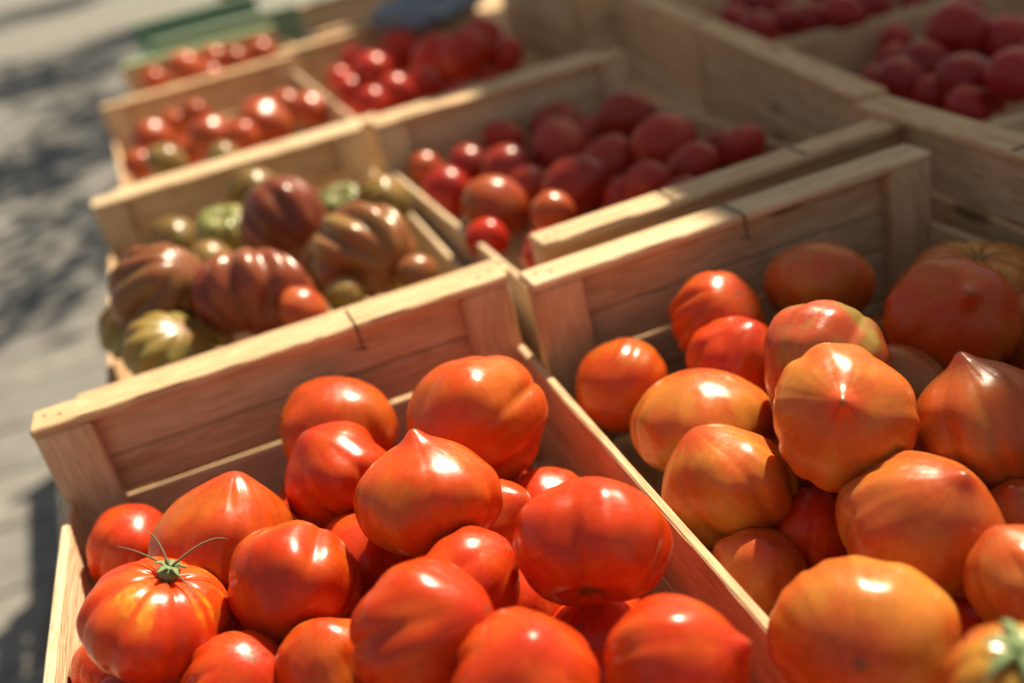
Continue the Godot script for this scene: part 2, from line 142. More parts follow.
# tomatoes of the lower layers: crate, x, y, z, radius
const FILLERS = [
	["A1", .2435, -.0937, .3211, .0243],
	["A1", .1013, -.0977, .3610, .0203],
	["A1", .1367, -.0975, .2188, .0205],
	["A1", .1775, -.0984, .0406, .0196],
	["A1", .1537, -.0666, .2038, .0184],
	["A1", .0899, -.0950, .0315, .0230],
	["A1", .1969, -.0981, .1014, .0199],
	["A1", .0306, -.0963, .3433, .0217],
	["A1", .0931, -.0595, .3642, .0195],
	["A1", .0548, -.0926, .2324, .0254],
	["A1", .0655, -.0758, .3383, .0212],
	["A1", .1826, -.0939, .2837, .0241],
	["A1", .1354, -.0985, .1162, .0195],
	["A1", .0532, -.0960, .3957, .0220],
	["A1", .1919, -.0978, .1400, .0202],
	["A1", .2528, -.0885, .3677, .0265],
	["A1", .0661, -.0943, .1006, .0237],
	["A1", .1078, -.0945, .3123, .0235],
	["A1", .2647, -.0988, .2781, .0192],
	["A1", .1557, -.0957, .3592, .0223],
	["A1", .1546, -.0904, .3186, .0216],
	["A1", .2127, -.0759, .3381, .0181],
	["A1", .1301, -.0686, .3391, .0194],
	["A1", .1818, -.0639, .3312, .0181],
	["A1", .2514, -.0959, .0523, .0221],
	["A1", .1547, -.0657, .3890, .0223],
	["A1", .0604, -.0496, .2557, .0264],
	["A1", .2616, -.0969, .2039, .0211],
	["A1", .0313, -.0997, .1207, .0183],
	["A1", .1723, -.0756, .0870, .0184],
	["A1", .0411, -.0403, .3312, .0237],
	["A1", .2390, -.0893, .1036, .0257],
	["A1", .2358, -.0418, .3646, .0252],
	["A1", .0342, -.0984, .2753, .0196],
	["A1", .0906, -.0962, .2004, .0218],
	["A1", .0472, -.0627, .3744, .0193],
	["A1", .1213, -.0522, .2955, .0268],
	["A1", .1307, -.0872, .0385, .0218],
	["A1", .2139, -.0986, .4079, .0194],
	["A1", .0354, -.0568, .2183, .0192],
	["A1", .0746, -.0952, .2816, .0228],
	["A1", .1805, -.0948, .2307, .0232],
	["A1", .0611, -.0712, .0675, .0198],
	["A1", .2138, -.0735, .0523, .0235],
	["A1", .1383, -.0996, .2680, .0184],
	["A1", .1832, -.0932, .1817, .0248],
	["B1", .4302, -.0944, .3311, .0236],
	["B1", .4469, -.0542, .3362, .0218],
	["B1", .5386, -.0962, .3474, .0218],
	["B1", .5063, -.0955, .0654, .0225],
	["B1", .5423, -.0961, .2699, .0219],
	["B1", .4943, -.0944, .3062, .0236],
	["B1", .4361, -.0942, .1222, .0238],
	["B1", .4748, -.0963, .4087, .0217],
	["B1", .5461, -.0993, .1685, .0187],
	["B1", .5315, -.0767, .2303, .0263],
	["B1", .5005, -.0994, .1428, .0186],
	["B1", .4493, -.0974, .2493, .0206],
	["B1", .3845, -.0937, .4116, .0243],
	["B1", .4076, -.0761, .1478, .0209],
	["B1", .4912, -.0518, .2842, .0272],
	["B1", .5678, -.0972, .0606, .0208],
	["B1", .3758, -.0468, .3958, .0262],
	["B1", .5664, -.0979, .3866, .0201],
	["B1", .4092, -.0989, .0615, .0191],
	["B1", .5519, -.0737, .4199, .0263],
	["B1", .5629, -.0583, .2802, .0237],
	["B1", .4581, -.0966, .0584, .0214],
	["B1", .4422, -.0730, .4017, .0210],
	["B1", .5524, -.0972, .3083, .0208],
	["B1", .3676, -.0930, .3565, .0250],
	["B1", .4864, -.0969, .2229, .0211],
	["B1", .5705, -.0667, .3219, .0183],
	["B1", .3518, -.0985, .2659, .0195],
	["B1", .4844, -.0983, .3607, .0197],
	["B1", .3929, -.0990, .1154, .0190],
	["B1", .4970, -.0596, .4236, .0254],
	["B1", .4425, -.0953, .1973, .0227],
	["B1", .3681, -.0957, .0752, .0223],
	["B1", .4121, -.0963, .2913, .0217],
	["B1", .5285, -.0691, .3074, .0189],
	["B1", .5028, -.0657, .3591, .0193],
	["B1", .5087, -.0881, .1772, .0209],
	["B1", .5659, -.0424, .3820, .0276],
	["B1", .4741, -.0433, .3823, .0267],
	["B1", .4264, -.0986, .4290, .0194],
	["B1", .5190, -.0991, .3797, .0189],
	["B1", .4075, -.0579, .4245, .0211],
	["B1", .4045, -.0757, .3562, .0183],
	["B1", .3875, -.0998, .2456, .0182],
	["B1", .3346, -.0988, .4296, .0192],
	["B1", .4625, -.0779, .0912, .0191],
	["B1", .4144, -.0482, .3762, .0188],
	["B1", .4961, -.0428, .3339, .0182],
	["A2", .2076, -.1045, -.4800, .0255],
	["A2", .2246, -.1112, -.2578, .0188],
	["A2", .0428, -.1094, -.2910, .0206],
	["A2", .2187, -.1111, -.3722, .0189],
	["A2", .2688, -.1097, -.2287, .0203],
	["A2", .2426, -.0876, -.3551, .0214],
	["A2", .1137, -.1026, -.1088, .0274],
	["A2", .2155, -.0814, -.3932, .0186],
	["A2", .0649, -.1098, -.2045, .0202],
	["A2", .1586, -.1098, -.3770, .0202],
	["A2", .2623, -.1096, -.3019, .0204],
	["A2", .2058, -.1055, -.1730, .0245],
	["A2", .0592, -.0884, -.3187, .0206],
	["A2", .0446, -.1103, -.1285, .0197],
	["A2", .1393, -.1057, -.4546, .0243],
	["A2", .2592, -.1022, -.1323, .0278],
	["A2", .0792, -.1055, -.2570, .0245],
	["A2", .0419, -.0813, -.2139, .0187],
	["A2", .1030, -.1116, -.3520, .0184],
	["A2", .0824, -.1095, -.1485, .0205],
	["A2", .0822, -.0787, -.1948, .0183],
	["A2", .1016, -.0588, -.1089, .0202],
	["A2", .2729, -.1093, -.1831, .0207],
	["A2", .1096, -.0848, -.1524, .0182],
	["A2", .1463, -.1021, -.1934, .0279],
	["A2", .1338, -.1055, -.3193, .0245],
	["A2", .1074, -.1074, -.5045, .0226],
	["A2", .1089, -.1081, -.4131, .0219],
	["B2", .5600, -.0913, -.3464, .0267],
	["B2", .4381, -.0913, -.3151, .0267],
	["B2", .4002, -.0943, -.3863, .0237],
	["B2", .5328, -.0990, -.4257, .0190],
	["B2", .4799, -.0959, -.2751, .0221],
	["B2", .4763, -.0917, -.2260, .0263],
	["B2", .4583, -.0534, -.2149, .0196],
	["B2", .4435, -.0915, -.1326, .0265],
	["B2", .3887, -.0947, -.1930, .0233],
	["B2", .3583, -.0931, -.1324, .0249],
	["B2", .4109, -.0952, -.4803, .0228],
	["B2", .4907, -.0981, -.3361, .0199],
	["B2", .3608, -.0495, -.1434, .0205],
	["B2", .4973, -.0906, -.1325, .0274],
	["B2", .4626, -.0964, -.4052, .0216],
	["B2", .4668, -.0957, -.4804, .0223],
	["B2", .4141, -.0961, -.2419, .0219],
	["B2", .5775, -.0999, -.1498, .0181],
	["B2", .5385, -.0939, -.2581, .0241],
	["B2", .5151, -.0974, -.1737, .0206],
	["B2", .5804, -.0958, -.2430, .0222],
	["B2", .3908, -.0730, -.1602, .0180],
	["B2", .4852, -.0468, -.1465, .0232],
	["B2", .5714, -.0585, -.1463, .0265],
	["B2", .4942, -.0797, -.3891, .0203],
	["B2", .4221, -.0757, -.4216, .0243],
	["A3", .2265, -.0934, -.7826, .0266],
	["A3", .1767, -.0920, -1.0245, .0280],
	["A3", .1100, -.0959, -.8793, .0241],
	["A3", .1784, -.0974, -.6976, .0226],
	["A3", .1419, -.0939, -.7461, .0261],
	["A3", .2287, -.0934, -.8626, .0266],
	["A3", .2024, -.0993, -.9392, .0207],
	["A3", .0466, -.1011, -.8070, .0189],
	["B3", .4525, -.0988, -.7709, .0212],
	["B3", .5329, -.0957, -.8516, .0243],
	["B3", .3672, -.0925, -1.0215, .0275],
	["B3", .3590, -.1002, -.7880, .0198],
	["B3", .4644, -.0589, -.7712, .0221],
	["B3", .5723, -.0998, -1.0175, .0202],
	["B3", .4002, -.0995, -.9615, .0205],
	["B3", .5512, -.0973, -1.1742, .0227],
	["B3", .3798, -.1016, -.9211, .0184],
	["B3", .4580, -.0942, -.9190, .0258],
	["B3", .3538, -.0956, -1.0845, .0244],
	["B3", .3989, -.0971, -1.1960, .0229],
	["A4", .1404, -.0998, -1.4282, .0202],
	["A4", .1968, -.0975, -1.4176, .0225],
	["A4", .1260, -.1017, -1.2698, .0183],
	["A4", .2443, -.1017, -1.4172, .0183],
	["A4", .1448, -.0619, -1.4476, .0251],
	["C2", 1.0904, -.0948, -.3973, .0232],
	["C2", .7346, -.0991, -.2094, .0189],
	["C2", .7699, -.0969, -.3074, .0211],
	["C2", .9645, -.0916, -.4539, .0264],
	["C2", .8302, -.0959, -.5024, .0221],
	["C2", .9089, -.0903, -.4586, .0277],
	["C2", 1.1173, -.0912, -.2369, .0268],
	["C2", 1.0772, -.0942, -.1847, .0238],
	["C2", .8625, -.0909, -.3121, .0271],
	["C2", .9328, -.0658, -.4866, .0192],
	["C2", .7693, -.0989, -.4079, .0191],
	["C2", 1.0086, -.0969, -.4832, .0211],
	["C2", .9894, -.0989, -.2809, .0191],
	["C2", 1.0130, -.0629, -.2863, .0251],
	["C2", 1.0223, -.0555, -.4793, .0235],
	["C2", 1.0239, -.0979, -.4445, .0201],
	["C2", .8283, -.0947, -.3629, .0233],
	["C2", .9888, -.0917, -.3579, .0263],
	["C2", 1.0496, -.0973, -.2868, .0207],
	["C2", 1.0746, -.0656, -.2755, .0224],
	["C2", .9898, -.0902, -.2103, .0278],
	["C2", .9144, -.0991, -.3039, .0189],
	["C3", 1.1402, -.0994, -.7218, .0186],
	["C3", .9782, -.0909, -.6844, .0271],
	["C3", .9460, -.0958, -.8792, .0222],
	["C3", .9855, -.0979, -.9217, .0201],
	["C3", 1.2130, -.0917, -.9399, .0263],
	["C3", .8002, -.0995, -.6432, .0185],
	["C3", 1.0929, -.0993, -.8711, .0187],
	["C3", .9059, -.0980, -.7317, .0200],
	["C3", 1.1732, -.0998, -.7753, .0182],
	["C3", .9384, -.0577, -.8583, .0243],
	["C3", 1.1893, -.0654, -.7864, .0226],
	["C3", 1.0738, -.0916, -.7784, .0264],
	["B4", .5055, -.0871, -1.4128, .0229],
	["B4", .3952, -.0847, -1.4685, .0253],
	["B4", .4423, -.0833, -1.2980, .0267],
	["B4", .4819, -.0826, -1.5395, .0274],
	["B4", .5013, -.0844, -1.4788, .0256],
	["C1", .8637, -.0914, -.0159, .0266],
	["C1", .7660, -.0993, .1554, .0187],
	["C1", .7226, -.0918, -.0270, .0262],
	["C1", .8364, -.0938, .1018, .0242],
	["C1", 1.0240, -.0918, .2637, .0262],
	["C1", .6870, -.0922, .0122, .0258],
	["C1", 1.0395, -.0941, -.0107, .0239],
	["C1", .8313, -.0499, .0908, .0231],
	["C1", .7832, -.0973, .0366, .0207],
	["C1", .8907, -.0990, .1026, .0190],
	["C1", .9217, -.0929, .2603, .0251],
	["C1", 1.0143, -.0966, .0834, .0214],
	["C1", .9831, -.0664, .0879, .0246],
	["C1", .9192, -.0955, -.0026, .0225],
	["C1", .7188, -.0647, .0338, .0233],
	["C1", .7360, -.0974, .1259, .0206],
]
const TABLE_Y = -.145
const GROUND_Y = -.85
const SUN_TRAVEL = Vector3(-.66, -1.0, .60)

# shape: tip height, tip width, cone, ribs, rib depth at the shoulder, crease depth at the tip, stem dent, unevenness
const SHAPES = {
	"h": [.07, .35, .14, 7, .125, .022, .22, .09],
	"t": [.15, .2, .24, 8, .07, .03, .18, .06],
	"k": [.07, .34, .34, 7, .07, .05, .16, .07],
	"b": [-.04, .4, .0, 9, .13, .01, .24, .07],
	"c": [.04, .4, .14, 4, .17, .01, .3, .05],
	"w": [-.03, .4, .0, 11, .19, .0, .25, .08],
	"s": [-.03, .4, .0, 9, .075, .0, .16, .04],
	"r": [.01, .3, .03, 6, .03, .006, .1, .045],
	"g": [.05, .4, .1, 10, .11, .03, .16, .06],
	"e": [.04, .3, .1, 5, .012, .004, .06, .04],
}
# skin colours (linear): base, shoulder, tip, second tone, share of the second tone, share of the shoulder tone
var skins = {
	"red": [Color(.61, .050, .008), Color(.60, .13, .014), Color(.53, .030, .010), Color(.62, .10, .014), .6, .5],
	"redorange": [Color(.61, .078, .010), Color(.55, .18, .02), Color(.57, .046, .014), Color(.57, .145, .018), .65, .6],
	"orange": [Color(.58, .118, .024), Color(.50, .26, .045), Color(.50, .048, .018), Color(.55, .2, .04), .55, .7],
	"yellowish": [Color(.60, .14, .024), Color(.50, .31, .05), Color(.55, .05, .016), Color(.55, .25, .04), .6, .9],
	"blush": [Color(.50, .085, .026), Color(.30, .24, .05), Color(.48, .05, .02), Color(.30, .2, .045), .8, .8],
	"olive": [Color(.29, .22, .06), Color(.25, .29, .09), Color(.28, .12, .04), Color(.29, .12, .04), .5, .9],
	"bronze": [Color(.27, .10, .036), Color(.26, .24, .07), Color(.27, .08, .03), Color(.26, .18, .055), .5, .9],
	"brown": [Color(.28, .062, .03), Color(.26, .13, .045), Color(.24, .05, .028), Color(.29, .085, .035), .5, .4],
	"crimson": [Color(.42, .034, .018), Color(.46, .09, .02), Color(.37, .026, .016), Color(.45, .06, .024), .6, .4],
	"scarlet": [Color(.52, .028, .010), Color(.55, .06, .012), Color(.46, .02, .01), Color(.55, .05, .012), .5, .3],
	"coral": [Color(.50, .11, .026), Color(.50, .19, .035), Color(.44, .045, .02), Color(.48, .06, .028), .6, .5],
	"pink": [Color(.40, .022, .022), Color(.44, .04, .022), Color(.34, .018, .02), Color(.43, .035, .03), .5, .3],
}
var used = {}
var wood: Array = []
var lit_noise := FastNoiseLite.new()
var fine_noise := FastNoiseLite.new()
var skin_mat: StandardMaterial3D
var wire_mat: StandardMaterial3D
var green_mat: StandardMaterial3D
var dry_mat: StandardMaterial3D
var rng := RandomNumberGenerator.new()

func numbered(called: String) -> String:
	var n: int = used.get(called, 0)
	used[called] = n + 1
	return called if n == 0 else "%s_%03d" % [called, n]

func tag(o: Node, label: String, category: String, group := "") -> void:
	o.set_meta("label", label)
	o.set_meta("category", category)
	if group != "":
		o.set_meta("group", group)

func srgb(c: Color) -> Color:
	return c.linear_to_srgb()

func plain(c: Color, rough := .8) -> StandardMaterial3D:
	var m := StandardMaterial3D.new()
	m.albedo_color = srgb(c)
	m.roughness = rough
	return m

func part(called: String, mesh: Mesh, mat: Material, parent: Node, at := Transform3D.IDENTITY) -> MeshInstance3D:
	var o := MeshInstance3D.new()
	o.name = called
	o.mesh = mesh
	o.material_override = mat
	o.transform = at
	parent.add_child(o, true)
	return o

# ---------------------------------------------------------------- shapes
func quad(st: SurfaceTool, a: Vector3, b: Vector3, c: Vector3, d: Vector3, n: Vector3, uvf: Callable) -> void:
	var pts = [a, b, c, d]
	if (b - a).cross(c - a).dot(n) > 0.0:
		pts = [a, d, c, b]
	for k in [0, 1, 2, 0, 2, 3]:
		st.set_normal(n)
		st.set_uv(uvf.call(pts[k]))
		st.add_vertex(pts[k])

# a board with chamfered edges, its grain along its longest side
func board(size: Vector3, ch := .0012, shift := Vector2.ZERO) -> ArrayMesh:
	var st := SurfaceTool.new()
	st.begin(Mesh.PRIMITIVE_TRIANGLES)
	var h := size / 2.0
	ch = minf(ch, minf(h.x, minf(h.y, h.z)) * .45)
	var ax := size.max_axis_index()
	var o1 := (ax + 1) % 3
	var o2 := (ax + 2) % 3
	var uvf := func(p: Vector3) -> Vector2:
		return Vector2(p[ax] / .42, (p[o1] + p[o2]) / .14) + shift
	for a in 3:
		var b := (a + 1) % 3
		var c := (a + 2) % 3
		for s in [-1.0, 1.0]:
			var v = []
			for q in [[-1, -1], [1, -1], [1, 1], [-1, 1]]:
				var p := Vector3.ZERO
				p[a] = s * h[a]
				p[b] = q[0] * (h[b] - ch)
				p[c] = q[1] * (h[c] - ch)
				v.append(p)
			var n := Vector3.ZERO
			n[a] = s
			quad(st, v[0], v[1], v[2], v[3], n, uvf)
			# the chamfers between face a and face b
			for t in [-1.0, 1.0]:
				var w = []
				for e in [[0, -1], [0, 1], [1, 1], [1, -1]]:
					var p := Vector3.ZERO
					p[a] = s * (h[a] - (ch if e[0] == 1 else 0.0))
					p[b] = t * (h[b] - (0.0 if e[0] == 1 else ch))
					p[c] = e[1] * (h[c] - ch)
					w.append(p)
				var nn := Vector3.ZERO
				nn[a] = s
				nn[b] = t
				quad(st, w[0], w[1], w[2], w[3], nn.normalized(), uvf)
	return st.commit()

# a tube of changing radius along points
func tube(pts: Array, radii: Array, sides := 7) -> ArrayMesh:
	var st := SurfaceTool.new()
	st.begin(Mesh.PRIMITIVE_TRIANGLES)
	st.set_smooth_group(0)
	var n := pts.size()
	var side := Vector3.ZERO
	for i in n:
		var d: Vector3 = (pts[mini(i + 1, n - 1)] - pts[maxi(i - 1, 0)]).normalized()
		if side == Vector3.ZERO:
			side = d.cross(Vector3(.31, .87, .38)).normalized()
		side = (side - d * side.dot(d)).normalized()
		var up := d.cross(side)
		for k in sides:
			var a := TAU * k / sides
			st.add_vertex(pts[i] + (side * cos(a) + up * sin(a)) * radii[i])
	st.add_vertex(pts[0])
	st.add_vertex(pts[n - 1])
	for i in n - 1:
		for k in sides:
			var a := i * sides + k
			var b := i * sides + (k + 1) % sides
			for q in [a, b, a + sides, b, b + sides, a + sides]:
				st.add_index(q)
	for k in sides:
		var b := (k + 1) % sides
		for q in [n * sides, b, k, n * sides + 1, (n - 1) * sides + k, (n - 1) * sides + b]:
			st.add_index(q)
	st.generate_normals()
	return st.commit()

# a leaf-like strip, folded along its middle, along points
func sepal(pts: Array, wide: Array, up: Vector3) -> ArrayMesh:
	var st := SurfaceTool.new()
	st.begin(Mesh.PRIMITIVE_TRIANGLES)
	st.set_smooth_group(0)
	var n := pts.size()
	for i in n:
		var d: Vector3 = (pts[mini(i + 1, n - 1)] - pts[maxi(i - 1, 0)]).normalized()
		var s := d.cross(up).normalized()
		var u := s.cross(d)
		var w: float = wide[i]
		st.add_vertex(pts[i] - s * w + u * w * .35)
		st.add_vertex(pts[i] + u * .0002)
		st.add_vertex(pts[i] + s * w + u * w * .35)
		st.add_vertex(pts[i] - u * .0007)
	for i in n - 1:
		for k in 4:
			var a := i * 4 + k
			var b := i * 4 + (k + 1) % 4
			for q in [a, a + 4, b, b, a + 4, b + 4]:
				st.add_index(q)
	st.generate_normals()
	return st.commit()

# ---------------------------------------------------------------- tomatoes
func tomato_mesh(kind: String, seed_: int, skin: String, nu: int, nv: int, asp: float) -> ArrayMesh:
	var r := RandomNumberGenerator.new()
	r.seed = seed_ * 7919 + 13
	var K = SHAPES[kind]
	var tip: float = K[0] * r.randf_range(.75, 1.25)
	var sig: float = K[1]
	var cone: float = K[2] * r.randf_range(.8, 1.2)
	var n: float = float(K[3] + r.randi_range(-1, 1))
	var n2: float = float(13 + r.randi_range(-2, 3))
	var ds: float = K[4] * r.randf_range(.8, 1.2)
	var dt: float = K[5]
	var dent: float = K[6]
	var lump: float = K[7]
	var s1 := r.randf() * TAU
	var s2 := r.randf() * TAU
	var off := Vector3(r.randf(), r.randf(), r.randf()) * 40.0
	var tilt := Vector2(cos(s1), sin(s2)) * .07
	var oval := r.randf_range(.95, 1.05)
	var P = skins[skin]
	var cb: Color = P[0]
	var cs: Color = P[1]
	var ct: Color = P[2]
	var ca: Color = P[3]
	var bright := r.randf_range(.9, 1.1) if nu > 70 else r.randf_range(.78, 1.16)
	var V := PackedVector3Array()
	var Cc := PackedColorArray()
	for j in nv + 1:
		var phi := PI * j / nv
		var ring := 1 if (j == 0 or j == nv) else nu
		var sp := sin(phi)
		var cp := cos(phi)
		var q := phi / PI
		var wst := pow(sp, .5) * (.25 * smoothstep(.05, .3, q) + .75 * smoothstep(.22, .85, q)) if sp > 0.0 else 0.0
		if kind == "w" or kind == "g":
			wst = pow(maxf(sp, 0.0), .5) * (.65 + .35 * q)
		var wtp := exp(-pow((phi - .5) / .42, 2.0))
		var taper := 1.0 - cone * exp(-pow(phi / .8, 2.0))
		var dip := exp(-pow((PI - phi) / .42, 2.0))
		var yy := asp * cp + tip * exp(-pow(phi / sig, 2.0)) + asp * dent * dip
		for i in ring:
			var psi := TAU * i / nu
			var pw := psi + .2 * sin(psi + s1) + .1 * sin(2.0 * psi + s2)
			var rib := absf(sin(n * pw / 2.0))
			var crease := pow(1.0 - rib, 2.5 if kind != "w" else 1.6)
			var cr2 := pow(1.0 - absf(sin(n2 * (pw + .06 * sin(3.0 * psi + phi * 2.0)) / 2.0)), 2.0)
			var dir := Vector3(sp * cos(psi), cp, sp * sin(psi))
			var low := lit_noise.get_noise_3dv(dir * 22.0 + off)
			var rr := sp * taper * (1.0 - ds * wst * (crease + .5 * (1.0 - rib)) - dt * wtp * cr2 + .009 * cos(n2 * (pw + .06 * sin(3.0 * psi + phi * 2.0))) * sp) * (1.0 + lump * 1.6 * low + lump * .35 * cos(3.0 * psi + s2 + phi) * sp)
			var y2 := yy - asp * ds * .9 * crease * dip * -1.0 + lump * .5 * low * cp
			V.append(Vector3(rr * cos(psi) * oval + tilt.x * yy * yy * .5, y2, rr * sin(psi) / oval + tilt.y * yy * yy * .5))
			# pigment: patches, streaks along the flesh, the stem end paler or greener, the tip redder
			var patch := lit_noise.get_noise_3dv(dir * 34.0 + off * 2.0)
			var band := cos(n2 * 2.0 * (pw + .05 * sin(3.0 * psi + phi * 2.0)))
			var streak := lit_noise.get_noise_3d(cos(psi) * 60.0 + off.y, sin(psi) * 60.0, phi * 9.0 + off.x)
			var fine := fine_noise.get_noise_3dv(dir * 90.0 + off)
			var c := cb.lerp(ca, clampf(smoothstep(-.15, .45, patch + .35 * streak + .09 * band), 0.0, 1.0) * P[4])
			c = c.lerp(cs, clampf(smoothstep(.5, .98, q + .22 * patch + .12 * streak), 0.0, 1.0) * P[5] * (.45 if kind == "s" and skin == "red" else 1.0))
			c = c.lerp(ct, .75 * exp(-pow(phi / (.42 + .12 * streak), 2.0)))
			if kind == "s":
				var ray := smoothstep(.2, .4, streak) * exp(-pow((q - .75) / .08, 2.0))
				c = c.lerp(Color(.62, .32, .02), ray * clampf(.6 + .9 * fine, 0.0, .85))
			if q > (.94 if kind == "c" else .965):
				c = c.lerp(Color(.16, .12, .05), .8)
			if phi < .075:
				c = c.lerp(Color(.22, .10, .04), .7)
			c = c * (bright * (1.0 + .10 * streak + .09 * fine))
			c.a = 1.0
			Cc.append(c)
	var I := PackedInt32Array()
	for j in nv:
		for i in nu:
			var i2 := (i + 1) % nu
			if j == 0:
				I.append_array([0, 1 + i2, 1 + i])
			elif j == nv - 1:
				var b := 1 + (nv - 2) * nu
				I.append_array([b + i, b + i2, b + nu])
			else:
				var a := 1 + (j - 1) * nu
				var d := a + nu
				I.append_array([a + i, a + i2, d + i, a + i2, d + i2, d + i])
	# winding: front faces run clockwise seen from outside
	var N := PackedVector3Array()
	N.resize(V.size())
	for t in range(0, I.size(), 3):
		var f := (V[I[t + 2]] - V[I[t]]).cross(V[I[t + 1]] - V[I[t]])
		N[I[t]] += f
		N[I[t + 1]] += f
		N[I[t + 2]] += f
	var flip := false
	var mid: int = V.size() / 2
	if N[mid].dot(V[mid]) < 0.0:
		flip = true
	for k in N.size():
		N[k] = (-N[k] if flip else N[k]).normalized()
	if flip:
		for t in range(0, I.size(), 3):
			var x := I[t]
			I[t] = I[t + 1]
			I[t + 1] = x
	var A := []
	A.resize(Mesh.ARRAY_MAX)
	A[Mesh.ARRAY_VERTEX] = V
	A[Mesh.ARRAY_NORMAL] = N
	A[Mesh.ARRAY_COLOR] = Cc
	A[Mesh.ARRAY_INDEX] = I
	var m := ArrayMesh.new()
	m.add_surface_from_arrays(Mesh.PRIMITIVE_TRIANGLES, A)
	return m

func facing(tipdir: Vector3, spin: float) -> Basis:
	var y := tipdir.normalized()
	var x := y.cross(Vector3(.3, .2, .93)).normalized()
	return Basis(x, y, x.cross(y)).rotated(y, spin)

func add_calyx(t: Node3D, R: float, asp: float, style: String, seed_: int) -> void:
	var r := RandomNumberGenerator.new()
	r.seed = seed_
	var foot := Vector3(0, -asp * R * (.86 if style != "far" else .9), 0)
	var down := Vector3(0, -1, 0)
	if style == "dry":
		var cal := part("calyx", tube([foot + Vector3(0, .001, 0), foot + down * .003, foot + down * .005], [.0042, .0052, .0034], 9), green_mat, t)
		for k in 5:
			var a := TAU * k / 5.0
			var o := Vector3(cos(a), 0, sin(a))
			part("sepal", sepal([foot + down * .003, foot + o * .004 + down * .0055, foot + o * .0075 + down * .0045], [.0014, .0018, .0004], down), green_mat, cal)
		# dried ends: long thin wisps
		for w in [[-2.3, .026, .016], [-.6, .024, .010], [-.25, .030, .002], [2.6, .022, .001]]:
			var o := Vector3(cos(w[0]), 0, sin(w[0]))
			var pts := []
			var rad := []
			for i in 9:
				var s := i / 8.0
				pts.append(foot + down * (.004 + w[2] * sin(s * 1.7)) + o * (w[1] * s) + Vector3(0, .004 * s * s, 0))
				rad.append(lerpf(.0007, .00022, s))
			part("wisp", tube(pts, rad, 5), dry_mat, cal)
	else:
		var cal := part("calyx", tube([foot + Vector3(0, .002, 0), foot + down * .0015, foot + down * .004], [.0035, .0038, .0022], 8), green_mat, t)
		var nn := 6
		for k in nn:
			var a := TAU * k / nn + r.randf_range(-.25, .25)
			var o := Vector3(cos(a), 0, sin(a))
			var L := R * r.randf_range(.5, .75)
			var curl := r.randf_range(-.001, .0015)
			var pts := []
			var wd := []
			for i in 8:
				var s := i / 7.0
				pts.append(foot + o * (L * s) + down * (.002 + .0015 * sin(s * 2.4) + curl * s * s - L * L * s * s / (2.0 * R)))
				wd.append(.0019 * pow(sin(PI * (.18 + .8 * s)), .8))
			part("sepal", sepal(pts, wd, down), green_mat, cal)

# ---------------------------------------------------------------- crates
func wood_mat(k := -1) -> StandardMaterial3D:
	return wood[rng.randi() % 4 if k < 0 else k]

func plank(parent: Node, called: String, lo: Vector3, hi: Vector3, mat: Material = null, loose := true) -> MeshInstance3D:
	var size := hi - lo
	var o := part(called, board(size, .0012, Vector2(rng.randf(), rng.randf())), wood_mat() if mat == null else mat, parent, Transform3D(Basis.IDENTITY, (lo + hi) / 2.0))
	if loose:
		o.rotation = Vector3(0, 0, rng.randf_range(-.004, .004)) if size.x > size.z else Vector3(rng.randf_range(-.003, .003), 0, 0)
	return o

func staple(parent: Node, x: float, H: float, z: float, s: float, inner := .016) -> void:
	# a wire over the rim and down its inner face; s is the side the crate's inside lies on
	var y := H + .0006
	var pts := [Vector3(x, y, z - s * .013), Vector3(x + .001, y, z + s * .0125), Vector3(x + .001, y - .001, z + s * .0152), Vector3(x + .0015, H - inner, z + s * .0155)]
	var st := part("staple", tube(pts, [.0006, .0006, .0006, .0006], 5), wire_mat, parent)
	part("staple_foot", tube([Vector3(x - .0035, H - inner + .001, z + s * .0157), Vector3(x + .0045, H - inner - .001, z + s * .0157)], [.0006, .0006], 5), wire_mat, st)

